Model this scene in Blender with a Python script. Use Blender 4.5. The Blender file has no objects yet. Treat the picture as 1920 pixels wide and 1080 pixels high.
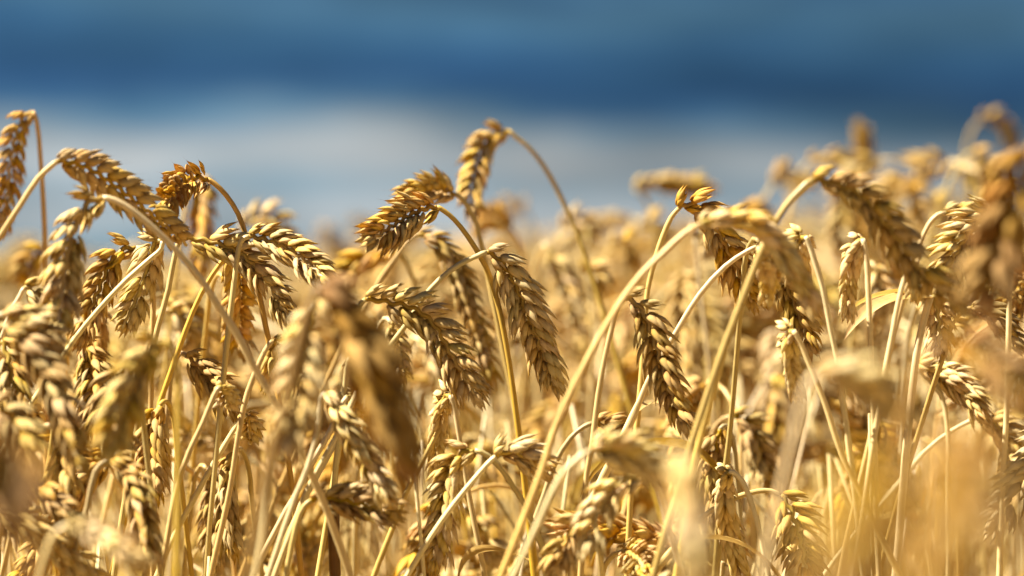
import bpy, math, random
import numpy as np
from mathutils import Matrix, Vector

R = random.Random(11)
scene = bpy.context.scene
COL = scene.collection

# ------------------------------------------------------------------ camera
CAM_Z = 0.95
FOCAL = 135.0
FPX = FOCAL / 36.0 * 1920.0          # pixels per radian-ish at 1920 wide
FOCUS = 1.125
PITCH = math.atan((540 - 446) / FPX)  # horizon lies above the middle of the frame
cam_data = bpy.data.cameras.new('camera')
cam = bpy.data.objects.new('camera', cam_data)
COL.objects.link(cam)
cam.location = (0, 0, CAM_Z)
cam.rotation_euler = (math.pi / 2 - PITCH, 0, 0)
cam_data.lens = FOCAL
cam_data.sensor_width = 36
cam_data.clip_start = 0.02
cam_data.clip_end = 5000
cam_data.dof.use_dof = True
cam_data.dof.focus_distance = FOCUS
cam_data.dof.aperture_fstop = 10.3
scene.camera = cam

# ------------------------------------------------------------------ light
SUN_AZ = (-0.52, 0.03)               # where the sun stands, seen from above
SUN_EL = math.radians(52)
_n = math.hypot(*SUN_AZ)
to_sun = Vector((SUN_AZ[0] / _n * math.cos(SUN_EL), SUN_AZ[1] / _n * math.cos(SUN_EL), math.sin(SUN_EL)))
sun_data = bpy.data.lights.new('sun', 'SUN')
sun_data.energy = 5.0
sun_data.angle = math.radians(0.5)
sun_data.color = (1.0, 0.95, 0.84)
sun = bpy.data.objects.new('sun', sun_data)
COL.objects.link(sun)
sun.rotation_euler = to_sun.to_track_quat('Z', 'Y').to_euler()
sun.location = (-4, 1, 6)

def lin(c):
    c = c / 255.0
    return c / 12.92 if c <= 0.04045 else ((c + 0.055) / 1.055) ** 2.4
def rgb(r, g, b, k=1.0):
    return (lin(r) * k, lin(g) * k, lin(b) * k, 1.0)

def N(nt, typ, **kw):
    n = nt.nodes.new(typ)
    for k, v in kw.items():
        setattr(n, k, v)
    return n
def math_node(nt, op, a, b=None, clamp=False):
    n = N(nt, 'ShaderNodeMath', operation=op, use_clamp=clamp)
    for i, v in enumerate((a, b)):
        if v is None:
            continue
        if isinstance(v, (int, float)):
            n.inputs[i].default_value = v
        else:
            nt.links.new(v, n.inputs[i])
    return n.outputs[0]

world = bpy.data.worlds.new('World')
scene.world = world
world.use_nodes = True
wt = world.node_tree
wt.nodes.clear()
SKY_STRENGTH = 0.05
EXPOSURE = 2.0
wout = N(wt, 'ShaderNodeOutputWorld')
bg = N(wt, 'ShaderNodeBackground')
bg.inputs['Strength'].default_value = SKY_STRENGTH
wt.links.new(bg.outputs[0], wout.inputs[0])
sky = N(wt, 'ShaderNodeTexSky', sky_type='NISHITA')
sky.sun_disc = False
sky.sun_elevation = SUN_EL
sky.sun_rotation = math.atan2(SUN_AZ[0], SUN_AZ[1])
sky.air_density = 1.0
sky.dust_density = 1.0
tc = N(wt, 'ShaderNodeTexCoord')
sep = N(wt, 'ShaderNodeSeparateXYZ')
wt.links.new(tc.outputs['Generated'], sep.inputs[0])
# long, flat bands of storm cloud low over the horizon, warped by noise
mp = N(wt, 'ShaderNodeMapping')
mp.inputs['Scale'].default_value = (13, 13, 60)
wt.links.new(tc.outputs['Generated'], mp.inputs[0])
nz = N(wt, 'ShaderNodeTexNoise')
nz.inputs['Scale'].default_value = 1.0
nz.inputs['Detail'].default_value = 3.0
nz.inputs['Roughness'].default_value = 0.5
wt.links.new(mp.outputs[0], nz.inputs['Vector'])
warp = math_node(wt, 'MULTIPLY', math_node(wt, 'SUBTRACT', nz.outputs['Fac'], 0.5), 0.027)
tilt = math_node(wt, 'MULTIPLY', sep.outputs['X'], 0.024)
el = math_node(wt, 'ADD', math_node(wt, 'ADD', math_node(wt, 'ADD', sep.outputs['Z'], warp), tilt), 0.006)
TOPZ = 0.075
u = math_node(wt, 'DIVIDE', el, TOPZ, clamp=True)
ramp = N(wt, 'ShaderNodeValToRGB')
wt.links.new(u, ramp.inputs[0])
K = 1.0
stops = [(0.00, rgb(132, 158, 170)), (0.08, rgb(148, 164, 172)), (0.17, rgb(168, 174, 176)), (0.25, rgb(136, 158, 170)),
         (0.33, rgb(172, 178, 180)), (0.42, rgb(148, 162, 170)), (0.50, rgb(92, 126, 150)), (0.58, rgb(62, 100, 138)),
         (0.66, rgb(56, 96, 134)), (0.78, rgb(66, 108, 142)), (0.88, rgb(78, 118, 146)), (1.00, rgb(62, 100, 136))]
cr = ramp.color_ramp
while len(cr.elements) < len(stops):
    cr.elements.new(0.5)
for e, (p, c) in zip(cr.elements, stops):
    e.position = p
    e.color = c
cr.interpolation = 'CARDINAL'
# broad light and dark patches across the bands
mp2 = N(wt, 'ShaderNodeMapping')
mp2.inputs['Scale'].default_value = (17, 17, 62)
mp2.inputs['Location'].default_value = (3.1, 0.4, 1.7)
wt.links.new(tc.outputs['Generated'], mp2.inputs[0])
nz2 = N(wt, 'ShaderNodeTexNoise')
nz2.inputs['Scale'].default_value = 1.0
nz2.inputs['Detail'].default_value = 6.0
wt.links.new(mp2.outputs[0], nz2.inputs['Vector'])
gain = N(wt, 'ShaderNodeMapRange')
gain.inputs['From Min'].default_value = 0.3
gain.inputs['From Max'].default_value = 0.7
gain.inputs['To Min'].default_value = 0.72
gain.inputs['To Max'].default_value = 1.30
wt.links.new(nz2.outputs['Fac'], gain.inputs['Value'])
mp4 = N(wt, 'ShaderNodeMapping')
mp4.inputs['Scale'].default_value = (7, 7, 16)
mp4.inputs['Location'].default_value = (2.0, 0.9, 2.3)
wt.links.new(tc.outputs['Generated'], mp4.inputs[0])
nz4 = N(wt, 'ShaderNodeTexNoise')
nz4.inputs['Scale'].default_value = 1.0
nz4.inputs['Detail'].default_value = 2.0
wt.links.new(mp4.outputs[0], nz4.inputs['Vector'])
slow = N(wt, 'ShaderNodeMapRange')
slow.inputs['From Min'].default_value = 0.3
slow.inputs['From Max'].default_value = 0.7
slow.inputs['To Min'].default_value = 0.62
slow.inputs['To Max'].default_value = 1.30
wt.links.new(nz4.outputs['Fac'], slow.inputs['Value'])
band = N(wt, 'ShaderNodeVectorMath', operation='SCALE')
wt.links.new(ramp.outputs[0], band.inputs[0])
KS = 1.0 / SKY_STRENGTH / 2 ** EXPOSURE
wt.links.new(math_node(wt, 'MULTIPLY', math_node(wt, 'MULTIPLY', gain.outputs[0], slow.outputs[0]), KS), band.inputs['Scale'])
# higher up: broken cloud over the clear sky
mp3 = N(wt, 'ShaderNodeMapping')
mp3.inputs['Scale'].default_value = (2.2, 2.2, 5)
wt.links.new(tc.outputs['Generated'], mp3.inputs[0])
nz3 = N(wt, 'ShaderNodeTexNoise')
nz3.inputs['Detail'].default_value = 5.0
nz3.inputs['Scale'].default_value = 1.0
wt.links.new(mp3.outputs[0], nz3.inputs['Vector'])
cl = N(wt, 'ShaderNodeMapRange', interpolation_type='SMOOTHSTEP')
cl.inputs['From Min'].default_value = 0.26
cl.inputs['From Max'].default_value = 0.44
cl.inputs['To Max'].default_value = 0.95
wt.links.new(nz3.outputs['Fac'], cl.inputs['Value'])
upper = N(wt, 'ShaderNodeMix', data_type='RGBA')
wt.links.new(cl.outputs[0], upper.inputs['Factor'])
wt.links.new(sky.outputs[0], upper.inputs['A'])
upper.inputs['B'].default_value = rgb(52, 76, 108, KS)
hi = N(wt, 'ShaderNodeMapRange', interpolation_type='SMOOTHSTEP')
hi.inputs['From Min'].default_value = 0.07
hi.inputs['From Max'].default_value = 0.30
wt.links.new(sep.outputs['Z'], hi.inputs['Value'])
fin = N(wt, 'ShaderNodeMix', data_type='RGBA')
wt.links.new(hi.outputs[0], fin.inputs['Factor'])
wt.links.new(band.outputs[0], fin.inputs['A'])
wt.links.new(upper.outputs['Result'], fin.inputs['B'])
wt.links.new(fin.outputs['Result'], bg.inputs['Color'])

vs = scene.view_settings
vs.view_transform = 'Standard'
vs.look = 'None'
vs.exposure = EXPOSURE
vs.gamma = 1.0
vs.use_curve_mapping = False
scene.cycles.use_denoising = True
scene.cycles.denoiser = 'OPENIMAGEDENOISE'
scene.cycles.denoising_prefilter = 'ACCURATE'
scene.cycles.max_bounces = 10
scene.cycles.diffuse_bounces = 6
scene.cycles.transmission_bounces = 6
scene.cycles.sample_clamp_indirect = 6.0

# ------------------------------------------------------------------ materials
def wheat_material(name, ramp_stops, striate, translucency, rough, hue_var=0.018, val_var=0.16, bump=0.4, spots=0.34):
    m = bpy.data.materials.new(name)
    m.use_nodes = True
    nt = m.node_tree
    nt.nodes.clear()
    out = N(nt, 'ShaderNodeOutputMaterial')
    at = N(nt, 'ShaderNodeAttribute', attribute_name='along')
    ar = N(nt, 'ShaderNodeAttribute', attribute_name='around')
    rp = N(nt, 'ShaderNodeValToRGB')
    nt.links.new(at.outputs['Fac'], rp.inputs[0])
    el = rp.color_ramp.elements
    while len(el) < len(ramp_stops):
        el.new(0.5)
    for e, (p, c) in zip(el, ramp_stops):
        e.position = p
        e.color = (*c, 1)
    info = N(nt, 'ShaderNodeObjectInfo')
    tint = N(nt, 'ShaderNodeMix', data_type='RGBA', blend_type='MULTIPLY')
    tint.inputs['Factor'].default_value = 1.0
    nt.links.new(rp.outputs[0], tint.inputs['A'])
    nt.links.new(info.outputs['Color'], tint.inputs['B'])
    # fine fibres along the length, mottling
    fib = N(nt, 'ShaderNodeCombineXYZ')
    nt.links.new(math_node(nt, 'MULTIPLY', ar.outputs['Fac'], striate), fib.inputs[0])
    nt.links.new(math_node(nt, 'MULTIPLY', at.outputs['Fac'], 2.0), fib.inputs[1])
    nt.links.new(math_node(nt, 'MULTIPLY', info.outputs['Random'], 37.0), fib.inputs[2])
    fn = N(nt, 'ShaderNodeTexNoise')
    fn.inputs['Scale'].default_value = 1.0
    fn.inputs['Detail'].default_value = 2.0
    nt.links.new(fib.outputs[0], fn.inputs['Vector'])
    tc = N(nt, 'ShaderNodeTexCoord')
    mot = N(nt, 'ShaderNodeTexNoise')
    mot.inputs['Scale'].default_value = 420.0
    mot.inputs['Detail'].default_value = 3.0
    nt.links.new(tc.outputs['Object'], mot.inputs['Vector'])
    hsv = N(nt, 'ShaderNodeHueSaturation')
    nt.links.new(tint.outputs['Result'], hsv.inputs['Color'])
    hue = math_node(nt, 'ADD', math_node(nt, 'MULTIPLY', math_node(nt, 'SUBTRACT', info.outputs['Random'], 0.5), hue_var), 0.5)
    nt.links.new(hue, hsv.inputs['Hue'])
    r2 = math_node(nt, 'FRACT', math_node(nt, 'MULTIPLY', info.outputs['Random'], 57.31))
    v = math_node(nt, 'ADD', math_node(nt, 'MULTIPLY', math_node(nt, 'SUBTRACT', r2, 0.5), val_var * 2), 1.0)
    v = math_node(nt, 'MULTIPLY', v, math_node(nt, 'ADD', math_node(nt, 'MULTIPLY', fn.outputs['Fac'], 0.6), 0.70))
    v = math_node(nt, 'MULTIPLY', v, math_node(nt, 'ADD', math_node(nt, 'MULTIPLY', mot.outputs['Fac'], spots * 2), 1.0 - spots))
    nt.links.new(v, hsv.inputs['Value'])
    r3 = math_node(nt, 'FRACT', math_node(nt, 'MULTIPLY', info.outputs['Random'], 191.7))
    nt.links.new(math_node(nt, 'ADD', math_node(nt, 'MULTIPLY', r3, 0.24), 0.93), hsv.inputs['Saturation'])    # some bleached, some golden
    bp = N(nt, 'ShaderNodeBump')
    bp.inputs['Strength'].default_value = bump
    bp.inputs['Distance'].default_value = 0.0004
    nt.links.new(fn.outputs['Fac'], bp.inputs['Height'])
    pb = N(nt, 'ShaderNodeBsdfPrincipled')
    pb.inputs['Roughness'].default_value = rough
    pb.inputs['Specular IOR Level'].default_value = 0.22
    nt.links.new(hsv.outputs[0], pb.inputs['Base Color'])
    nt.links.new(bp.outputs[0], pb.inputs['Normal'])
    tr = N(nt, 'ShaderNodeBsdfTranslucent')
    nt.links.new(hsv.outputs[0], tr.inputs['Color'])
    mx = N(nt, 'ShaderNodeMixShader')
    mx.inputs[0].default_value = translucency
    nt.links.new(pb.outputs[0], mx.inputs[1])
    nt.links.new(tr.outputs[0], mx.inputs[2])
    nt.links.new(mx.outputs[0], out.inputs[0])
    return m

M_HUSK = wheat_material('wheat_husk', [(0.0, (0.33, 0.19, 0.045)), (0.25, (0.53, 0.36, 0.13)), (0.6, (0.58, 0.425, 0.195)),
                                       (0.83, (0.40, 0.25, 0.07)), (1.0, (0.17, 0.075, 0.02))], 20.0, 0.10, 0.72)
M_STEM = wheat_material('straw', [(0.0, (0.38, 0.25, 0.06)), (0.5, (0.53, 0.37, 0.115)), (1.0, (0.62, 0.48, 0.25))], 9.0, 0.10, 0.36, spots=0.2)
M_LEAF = wheat_material('dry_leaf', [(0.0, (0.46, 0.31, 0.09)), (0.6, (0.52, 0.365, 0.14)), (1.0, (0.36, 0.23, 0.08))], 22.0, 0.35, 0.5, spots=0.3)
M_SHEATH = wheat_material('brown_sheath', [(0.0, (0.20, 0.09, 0.03)), (0.7, (0.16, 0.07, 0.025)), (1.0, (0.10, 0.045, 0.02))], 16.0, 0.15, 0.45)

gm = bpy.data.materials.new('straw_littered_soil')
gm.use_nodes = True
gt = gm.node_tree
gb = gt.nodes['Principled BSDF']
gb.inputs['Roughness'].default_value = 0.95
gn = N(gt, 'ShaderNodeTexNoise')
gn.inputs['Scale'].default_value = 35.0
gn.inputs['Detail'].default_value = 8.0
gtc = N(gt, 'ShaderNodeTexCoord')
gt.links.new(gtc.outputs['Object'], gn.inputs['Vector'])
gr = N(gt, 'ShaderNodeValToRGB')
gr.color_ramp.elements[0].position = 0.35
gr.color_ramp.elements[0].color = (0.10, 0.065, 0.035, 1)
gr.color_ramp.elements[1].position = 0.62
gr.color_ramp.elements[1].color = (0.36, 0.25, 0.10, 1)
gt.links.new(gn.outputs['Fac'], gr.inputs[0])
gt.links.new(gr.outputs[0], gb.inputs['Base Color'])
gbump = N(gt, 'ShaderNodeBump')
gbump.inputs['Distance'].default_value = 0.03
gt.links.new(gn.outputs['Fac'], gbump.inputs['Height'])
gt.links.new(gbump.outputs[0], gb.inputs['Normal'])

# ------------------------------------------------------------------ terrain
SLOPE = 0.055                       # the field rises to the right
def ground_z(x, y):
    return SLOPE * x
def build_ground():
    xs = [-900, -300, -100, -30, -10, -3, 0, 3, 10, 30, 100, 300, 900]
    ys = [-60, -20, -6, 0, 6, 20, 60, 150, 400, 1000, 2200]
    v = [(x, y, ground_z(x, y)) for y in ys for x in xs]
    w = len(xs)
    f = [(j * w + i, j * w + i + 1, (j + 1) * w + i + 1, (j + 1) * w + i) for j in range(len(ys) - 1) for i in range(w - 1)]
    me = bpy.data.meshes.new('ground')
    me.from_pydata(v, [], f)
    me.materials.append(gm)
    o = bpy.data.objects.new('ground', me)
    o['kind'] = 'structure'
    o['label'] = 'straw littered soil under the wheat, rising gently to one side'
    COL.objects.link(o)
build_ground()

# ------------------------------------------------------------------ mesh pieces
class Buf:
    """collects vertices, faces and the two fibre coordinates of one mesh"""
    def __init__(s):
        s.v, s.f, s.al, s.ar, s.mi, s.n = [], [], [], [], [], 0
    def add(s, v, f, al, ar, mi=0):
        s.v.append(np.asarray(v, float))
        s.f.extend([tuple(i + s.n for i in q) for q in f])
        s.al.append(np.asarray(al, float))
        s.ar.append(np.asarray(ar, float))
        s.mi.extend([mi] * len(f))
        s.n += len(v)
    def mesh(s, name, mats, smooth=True):
        me = bpy.data.meshes.new(name)
        v = np.concatenate(s.v)
        me.from_pydata(v.tolist(), [], s.f)
        for nm, a in (('along', s.al), ('around', s.ar)):
            at = me.attributes.new(nm, 'FLOAT', 'POINT')
            at.data.foreach_set('value', np.concatenate(a).astype(np.float32))
        for m in mats:
            me.materials.append(m)
        me.polygons.foreach_set('material_index', s.mi)
        if smooth:
            me.polygons.foreach_set('use_smooth', [True] * len(s.f))
        me.update()
        return me

def unit(a):
    return a / max(1e-9, np.linalg.norm(a))
def frames(P):
    """tangents and parallel-transported normals along a polyline"""
    T = np.gradient(P, axis=0)
    T /= np.maximum(1e-9, np.linalg.norm(T, axis=1))[:, None]
    a = np.array((0, 1.0, 0)) if abs(T[0][1]) < 0.9 else np.array((1.0, 0, 0))
    n = unit(np.cross(T[0], a))
    Ns = [n]
    for i in range(1, len(P)):
        n = n - T[i] * np.dot(n, T[i])
        n = unit(n)
        Ns.append(n)
    return T, np.array(Ns)
def catmull(pts, step):
    P = np.asarray(pts, float)
    P = np.vstack([2 * P[0] - P[1], P, 2 * P[-1] - P[-2]])
    out = []
    for i in range(1, len(P) - 2):
        p0, p1, p2, p3 = P[i - 1:i + 3]
        t0 = 0.0
        t1 = t0 + max(1e-6, np.linalg.norm(p1 - p0)) ** 0.5
        t2 = t1 + max(1e-6, np.linalg.norm(p2 - p1)) ** 0.5
        t3 = t2 + max(1e-6, np.linalg.norm(p3 - p2)) ** 0.5
        n = max(2, int(np.linalg.norm(p2 - p1) / step))
        for t in np.linspace(t1, t2, n, endpoint=False):
            a1 = (t1 - t) / (t1 - t0) * p0 + (t - t0) / (t1 - t0) * p1
            a2 = (t2 - t) / (t2 - t1) * p1 + (t - t1) / (t2 - t1) * p2
            a3 = (t3 - t) / (t3 - t2) * p2 + (t - t2) / (t3 - t2) * p3
            b1 = (t2 - t) / (t2 - t0) * a1 + (t - t0) / (t2 - t0) * a2
            b2 = (t3 - t) / (t3 - t1) * a2 + (t - t1) / (t3 - t1) * a3
            out.append((t2 - t) / (t2 - t1) * b1 + (t - t1) / (t2 - t1) * b2)
    out.append(P[-2])
    return np.array(out)
def resample(P, n):
    d = np.concatenate([[0], np.cumsum(np.linalg.norm(np.diff(P, axis=0), axis=1))])
    s = np.linspace(0, d[-1], n)
    return np.stack([np.interp(s, d, P[:, k]) for k in range(3)], 1), d[-1]

def tube(buf, P, rad, seg=7, mi=0, lo=0.0, hi=1.0, cap=True):
    T, Nn = frames(P)
    B = np.cross(T, Nn)
    rad = np.broadcast_to(rad, (len(P),))
    v, al, ar = [], [], []
    for i in range(len(P)):
        for k in range(seg):
            a = 2 * math.pi * k / seg
            v.append(P[i] + rad[i] * (math.cos(a) * Nn[i] + math.sin(a) * B[i]))
            al.append(lo + (hi - lo) * i / (len(P) - 1))
            ar.append(abs(k / seg - 0.5) * 2)
    f = [(i * seg + k, i * seg + (k + 1) % seg, (i + 1) * seg + (k + 1) % seg, (i + 1) * seg + k) for i in range(len(P) - 1) for k in range(seg)]
    if cap:
        f.append(tuple(range((len(P) - 1) * seg, len(P) * seg)))
        f.append(tuple(range(seg - 1, -1, -1)))
    buf.add(v, f, al, ar, mi)

PROFILE_T = [0.0, 0.07, 0.2, 0.38, 0.56, 0.73, 0.87, 0.96, 1.0]
PROFILE_W = [0.32, 0.66, 0.95, 1.0, 0.82, 0.53, 0.25, 0.09, 0.015]
def husk(buf, M, length, width, thick, seg=8, awn=0.0, curl=0.0, mi=0, rings=None, gape=0.0):
    """one boat-shaped chaff scale: rounded and keeled outside (+X), flatter inside, ending in a point"""
    ts = PROFILE_T if rings is None else rings
    v, al, ar = [], [], []
    tip = 1.0 + awn
    for t in ts:
        w = np.interp(t, PROFILE_T, PROFILE_W)
        z = t * length
        cx = -curl * length * t * t + thick * 0.35 * math.sin(math.pi * min(1, t * 1.05))
        for k in range(seg):
            a = 2 * math.pi * k / seg
            x = math.cos(a)
            y = math.sin(a)
            if x > 0:
                x = x * (1.0 + 0.35 * max(0, x) ** 6)      # keel
            else:
                x *= 0.45
            v.append((cx + x * thick * 0.5 * w, y * width * 0.5 * w, z))
            al.append(t * 0.95)
            ar.append(abs(k / seg - 0.5) * 2)
    n = len(ts)
    f = [(i * seg + k, i * seg + (k + 1) % seg, (i + 1) * seg + (k + 1) % seg, (i + 1) * seg + k) for i in range(n - 1) for k in range(seg)]
    f.append(tuple(range(seg - 1, -1, -1)))
    if awn > 0:
        c = len(v)
        cx = -curl * length * tip * tip
        v.append((cx - thick * 0.1, 0, tip * length))
        al.append(1.0)
        ar.append(0.5)
        f += [((n - 1) * seg + k, (n - 1) * seg + (k + 1) % seg, c) for k in range(seg)]
    else:
        f.append(tuple(range((n - 1) * seg, n * seg)))
    A = np.array(M)
    V = np.array(v) @ A[:3, :3].T + A[:3, 3]
    buf.add(V, f, al, ar, mi)

def place(x, y, z, rx, ry, rz=0.0):
    return Matrix.Translation((x, y, z)) @ Matrix.Rotation(ry, 4, 'Y') @ Matrix.Rotation(rx, 4, 'X') @ Matrix.Rotation(rz, 4, 'Z')

MM = 0.001
def spikelet_into(buf, rnd, M0, fine=True, mi=0, awny=1.0):
    """glumes and lemmas of one spikelet; +Z runs to its tip, +X faces away from the ear's axis, Y is the fan"""
    seg = 8 if fine else 5
    rings = None if fine else [0.0, 0.2, 0.55, 0.85, 1.0]
    def h(x, y, z, rx, ry, rz, L, w, t, awn, curl):
        j = lambda s: rnd.uniform(-s, s)
        M = M0 @ place(x * MM, y * MM, z * MM, math.radians(rx + j(7)), math.radians(ry + j(7)), math.radians(rz + j(14)))
        husk(buf, M, (L + j(.5)) * MM, (w + j(.2)) * MM, t * MM, seg, awn * awny, curl + j(.04), mi, rings)
    op = rnd.uniform(0.7, 1.35)
    # outer glumes, one each side
    h(0.3, 1.2, 0.0, -13 * op, 3, 62, 8.3, 3.1, 1.5, rnd.uniform(.12, .32), -.10)
    h(0.3, -1.2, 0.0, 13 * op, 3, -62, 8.3, 3.1, 1.5, rnd.uniform(.12, .32), -.10)
    # lemmas
    h(0.9, 0.9, 1.5, -8 * op, 7, 28, 9.8, 3.2, 1.9, rnd.uniform(.2, .55), -.09)
    h(0.9, -0.9, 1.5, 8 * op, 7, -28, 9.8, 3.2, 1.9, rnd.uniform(.2, .55), -.09)
    if rnd.random() < .75:
        h(0.7, 0.0, 3.2, rnd.uniform(-4, 4), 4, rnd.uniform(-25, 25), 8.8, 2.6, 1.6, rnd.uniform(.15, .45), -.04)
    if fine:
        # paleas closing the inner side
        h(-0.2, 0.6, 1.8, -6, 1, 170, 7.6, 2.6, 1.3, .05, 0)
        h(-0.2, -0.6, 1.8, 6, 1, 190, 7.6, 2.6, 1.3, .05, 0)

SPIKELETS = []
for k in range(16):
    b = Buf()
    spikelet_into(b, random.Random(100 + k), Matrix.Identity(4))
    SPIKELETS.append(b.mesh('spikelet', [M_HUSK]))

def ear_frames(P, roll, n, rnd, scale=1.0, spread=1.0):
    """where each spikelet sits along the ear's curve P (base to tip)"""
    out = []
    Q, L = resample(P, max(n + 1, 8) * 3)
    T, Nn = frames(Q)
    # side vector across the line of sight, turned by roll
    ref = np.array((0, 1.0, 0))
    S0 = np.cross(T[0], ref)
    S0 = unit(S0) if np.linalg.norm(S0) > 0.15 else Nn[0]
    S0 = S0 - T[0] * np.dot(S0, T[0])
    n0, b0 = Nn[0], np.cross(T[0], Nn[0])
    ang = math.atan2(np.dot(S0, b0), np.dot(S0, n0)) + roll
    for i in range(n):
        t = (i + 0.15) / n
        tt = t * 0.93
        idx = min(len(Q) - 1, int(tt * (len(Q) - 1)))
        twist = 0.5 * (t - 0.5) * math.sin(roll * 3)
        a = ang + twist
        n_, t_ = Nn[idx], T[idx]
        S = math.cos(a) * n_ + math.sin(a) * np.cross(t_, n_)
        last = i == n - 1
        if not last and rnd.random() < 0.05:                 # a lost spikelet
            continue
        sg = 1 if i % 2 == 0 else -1
        sc = scale * np.interp(t, [0, .12, .3, .7, 1], [.72, .92, 1.06, 1.0, .78]) * rnd.uniform(.88, 1.08)
        if last:
            A = t_
            Y = S
        else:
            tl = math.radians((15 + 8 * (1 - t) + rnd.uniform(-8, 10)) * spread)
            A = t_ * math.cos(tl) + sg * S * math.sin(tl)
            Y = sg * np.cross(t_, S)
        X = unit(np.cross(Y, A))
        Y = np.cross(A, X)
        p = Q[idx] + sg * S * 0.0009 * (0 if last else 1)
        M = Matrix(((X[0], Y[0], A[0], p[0]), (X[1], Y[1], A[1], p[1]), (X[2], Y[2], A[2], p[2]), (0, 0, 0, 1))) @ Matrix.Scale(sc, 4)
        out.append(M)
    return out, L

def leaf_into(buf, base, direction, length, width, droop, rnd, mi=0, twist=0.0):
    """a dry, folded blade hanging off the stem"""
    n = 14
    d = unit(np.array(direction, float))
    p = np.array(base, float)
    P, el = [p.copy()], math.asin(max(-1, min(1, d[2])))
    hz = unit(np.array((d[0], d[1], 0)) + 1e-6)
    for i in range(n):
        e = el - droop * ((i + 1) / n) ** 1.3
        hz = unit(hz + 0.10 * twist * np.array((-hz[1], hz[0], 0)))
        p = p + length / n * np.array((hz[0] * math.cos(e), hz[1] * math.cos(e), math.sin(e)))
        P.append(p.copy())
    P = np.array(P)
    T, Nn = frames(P)
    v, al, ar = [], [], []
    for i in range(n + 1):
        t = i / n
        w = width * 0.5 * (min(1, 0.35 + 2.5 * t) * (1 - t ** 2.2) + 0.02)
        side = unit(np.cross(T[i], (0, 0, 1.0)))
        a = twist * 2.2 * t
        up = np.cross(side, T[i])
        s = math.cos(a) * side + math.sin(a) * up
        u_ = np.cross(s, T[i])
        for q, lift in ((-1, .45), (-.5, .12), (0, -.05), (.5, .12), (1, .45)):
            wav = 1 + 0.25 * math.sin(9 * t + q)
            v.append(P[i] + s * q * w + u_ * lift * w * wav)
            al.append(t)
            ar.append((q + 1) / 2)
    f = [(i * 5 + k, i * 5 + k + 1, (i + 1) * 5 + k + 1, (i + 1) * 5 + k) for i in range(n) for k in range(4)]
    buf.add(v, f, al, ar, mi)

# ------------------------------------------------------------------ one wheat stalk as a thing
GROUP = 'wheat stalks standing in the field'
def part(name, me, parent, loc=None, mat=None, color=None):
    o = bpy.data.objects.new(name, me)
    COL.objects.link(o)
    o.parent = parent
    if mat is not None:
        o.matrix_local = mat
    elif loc is not None:
        o.location = loc
    if color:
        o.color = (*color, 1)
    return o

def stem_radii(n, r_top, r_low, sheath_to=None):
    t = np.linspace(0, 1, n)
    r = r_low + (r_top - r_low) * t ** 0.8
    for c in (0.35, 0.62):                                   # swollen nodes
        r = r * (1 + 0.35 * np.exp(-((t - c) / 0.006) ** 2))
    r = r * (1 + 0.05 * np.sin(t * 41.0 + n))
    if sheath_to:                                            # the leaf's sheath wraps the stem up to the blade
        r = r * (1 + 0.38 / (1 + np.exp((t - sheath_to) / 0.002)))
    return r

def make_stalk(label, stem, ear, rnd, roll=0.0, n=None, scale=1.0, spread=1.0, color=(1, 1, 1), r_top=0.00076, leaf=None, detail=True, sheath=None, step=0.006):
    """stem: points from the ground up to the ear's base; ear: points from there to the ear's tip (world space)"""
    base = np.array(stem[0])
    root = bpy.data.objects.new('wheat_stalk', None)
    root.empty_display_size = 0.02
    COL.objects.link(root)
    root.location = base
    root['label'] = label
    root['category'] = 'wheat'
    root['group'] = GROUP
    S = np.asarray(stem) - base
    q = np.concatenate([[0], np.cumsum(np.linalg.norm(np.diff(S, axis=0), axis=1))])[:, None]
    q = q / q[-1]                    # no straw is perfectly smooth
    for w_, a_ in ((5, .0016), (13, .0006), (31, .00018)):
        ph = np.array([rnd.uniform(0, 6.28) for _ in range(3)])
        S = S + a_ * np.sin(w_ * q * 3.0 + ph) * np.minimum(1, 9 * (1 - q)) * np.minimum(1, 8 * q)
    b = Buf()
    tube(b, S, stem_radii(len(S), r_top, 0.0014, leaf[0][0] if leaf else None), 7)
    part('stem', b.mesh('stem', [M_STEM]), root, color=color)
    if ear is not None:
        E = np.asarray(ear) - base
        e0 = E[0].copy()
        E = E - e0
        L = np.sum(np.linalg.norm(np.diff(E, axis=0), axis=1))
        k = n or int(max(7, min(26, round(L / (0.0028 * scale)))))
        fr, L = ear_frames(E, roll, k, rnd, scale, spread * 0.88)
        b = Buf()
        Q, _ = resample(E, 3 * k)
        zig = np.array([0.0004 * math.sin(math.pi * i / 3.0) for i in range(len(Q))])
        Tq, Nq = frames(Q)
        tube(b, Q + Nq * zig[:, None], np.linspace(r_top, 0.0005, len(Q)), 6)
        if detail:
            eo = part('ear', b.mesh('ear', [M_STEM]), root, loc=e0, color=color)
            for M in fr:
                part('spikelet', rnd.choice(SPIKELETS), eo, mat=M, color=color)
        else:
            for M in fr:
                spikelet_into(b, rnd, M, fine=False, mi=1)
            part('ear', b.mesh('ear', [M_STEM, M_HUSK]), root, loc=e0, color=color)
    if leaf:
        for (t, az, el, ln, wd, dr, tw) in leaf:
            i = int(t * (len(S) - 1))
            b = Buf()
            leaf_into(b, (0, 0, 0), (math.cos(az) * math.cos(el), math.sin(az) * math.cos(el), math.sin(el)), ln, wd, dr, rnd, twist=tw)
            part('leaf', b.mesh('leaf', [M_LEAF]), root, loc=S[i], color=color)
    if sheath:
        t0, t1, rr = sheath
        seg = S[int(t0 * (len(S) - 1)):int(t1 * (len(S) - 1))]
        b = Buf()
        tube(b, seg, np.linspace(rr * 0.8, rr, len(seg)), 9, cap=False)
        part('leaf_sheath', b.mesh('leaf_sheath', [M_SHEATH]), root)
    return root

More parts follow.
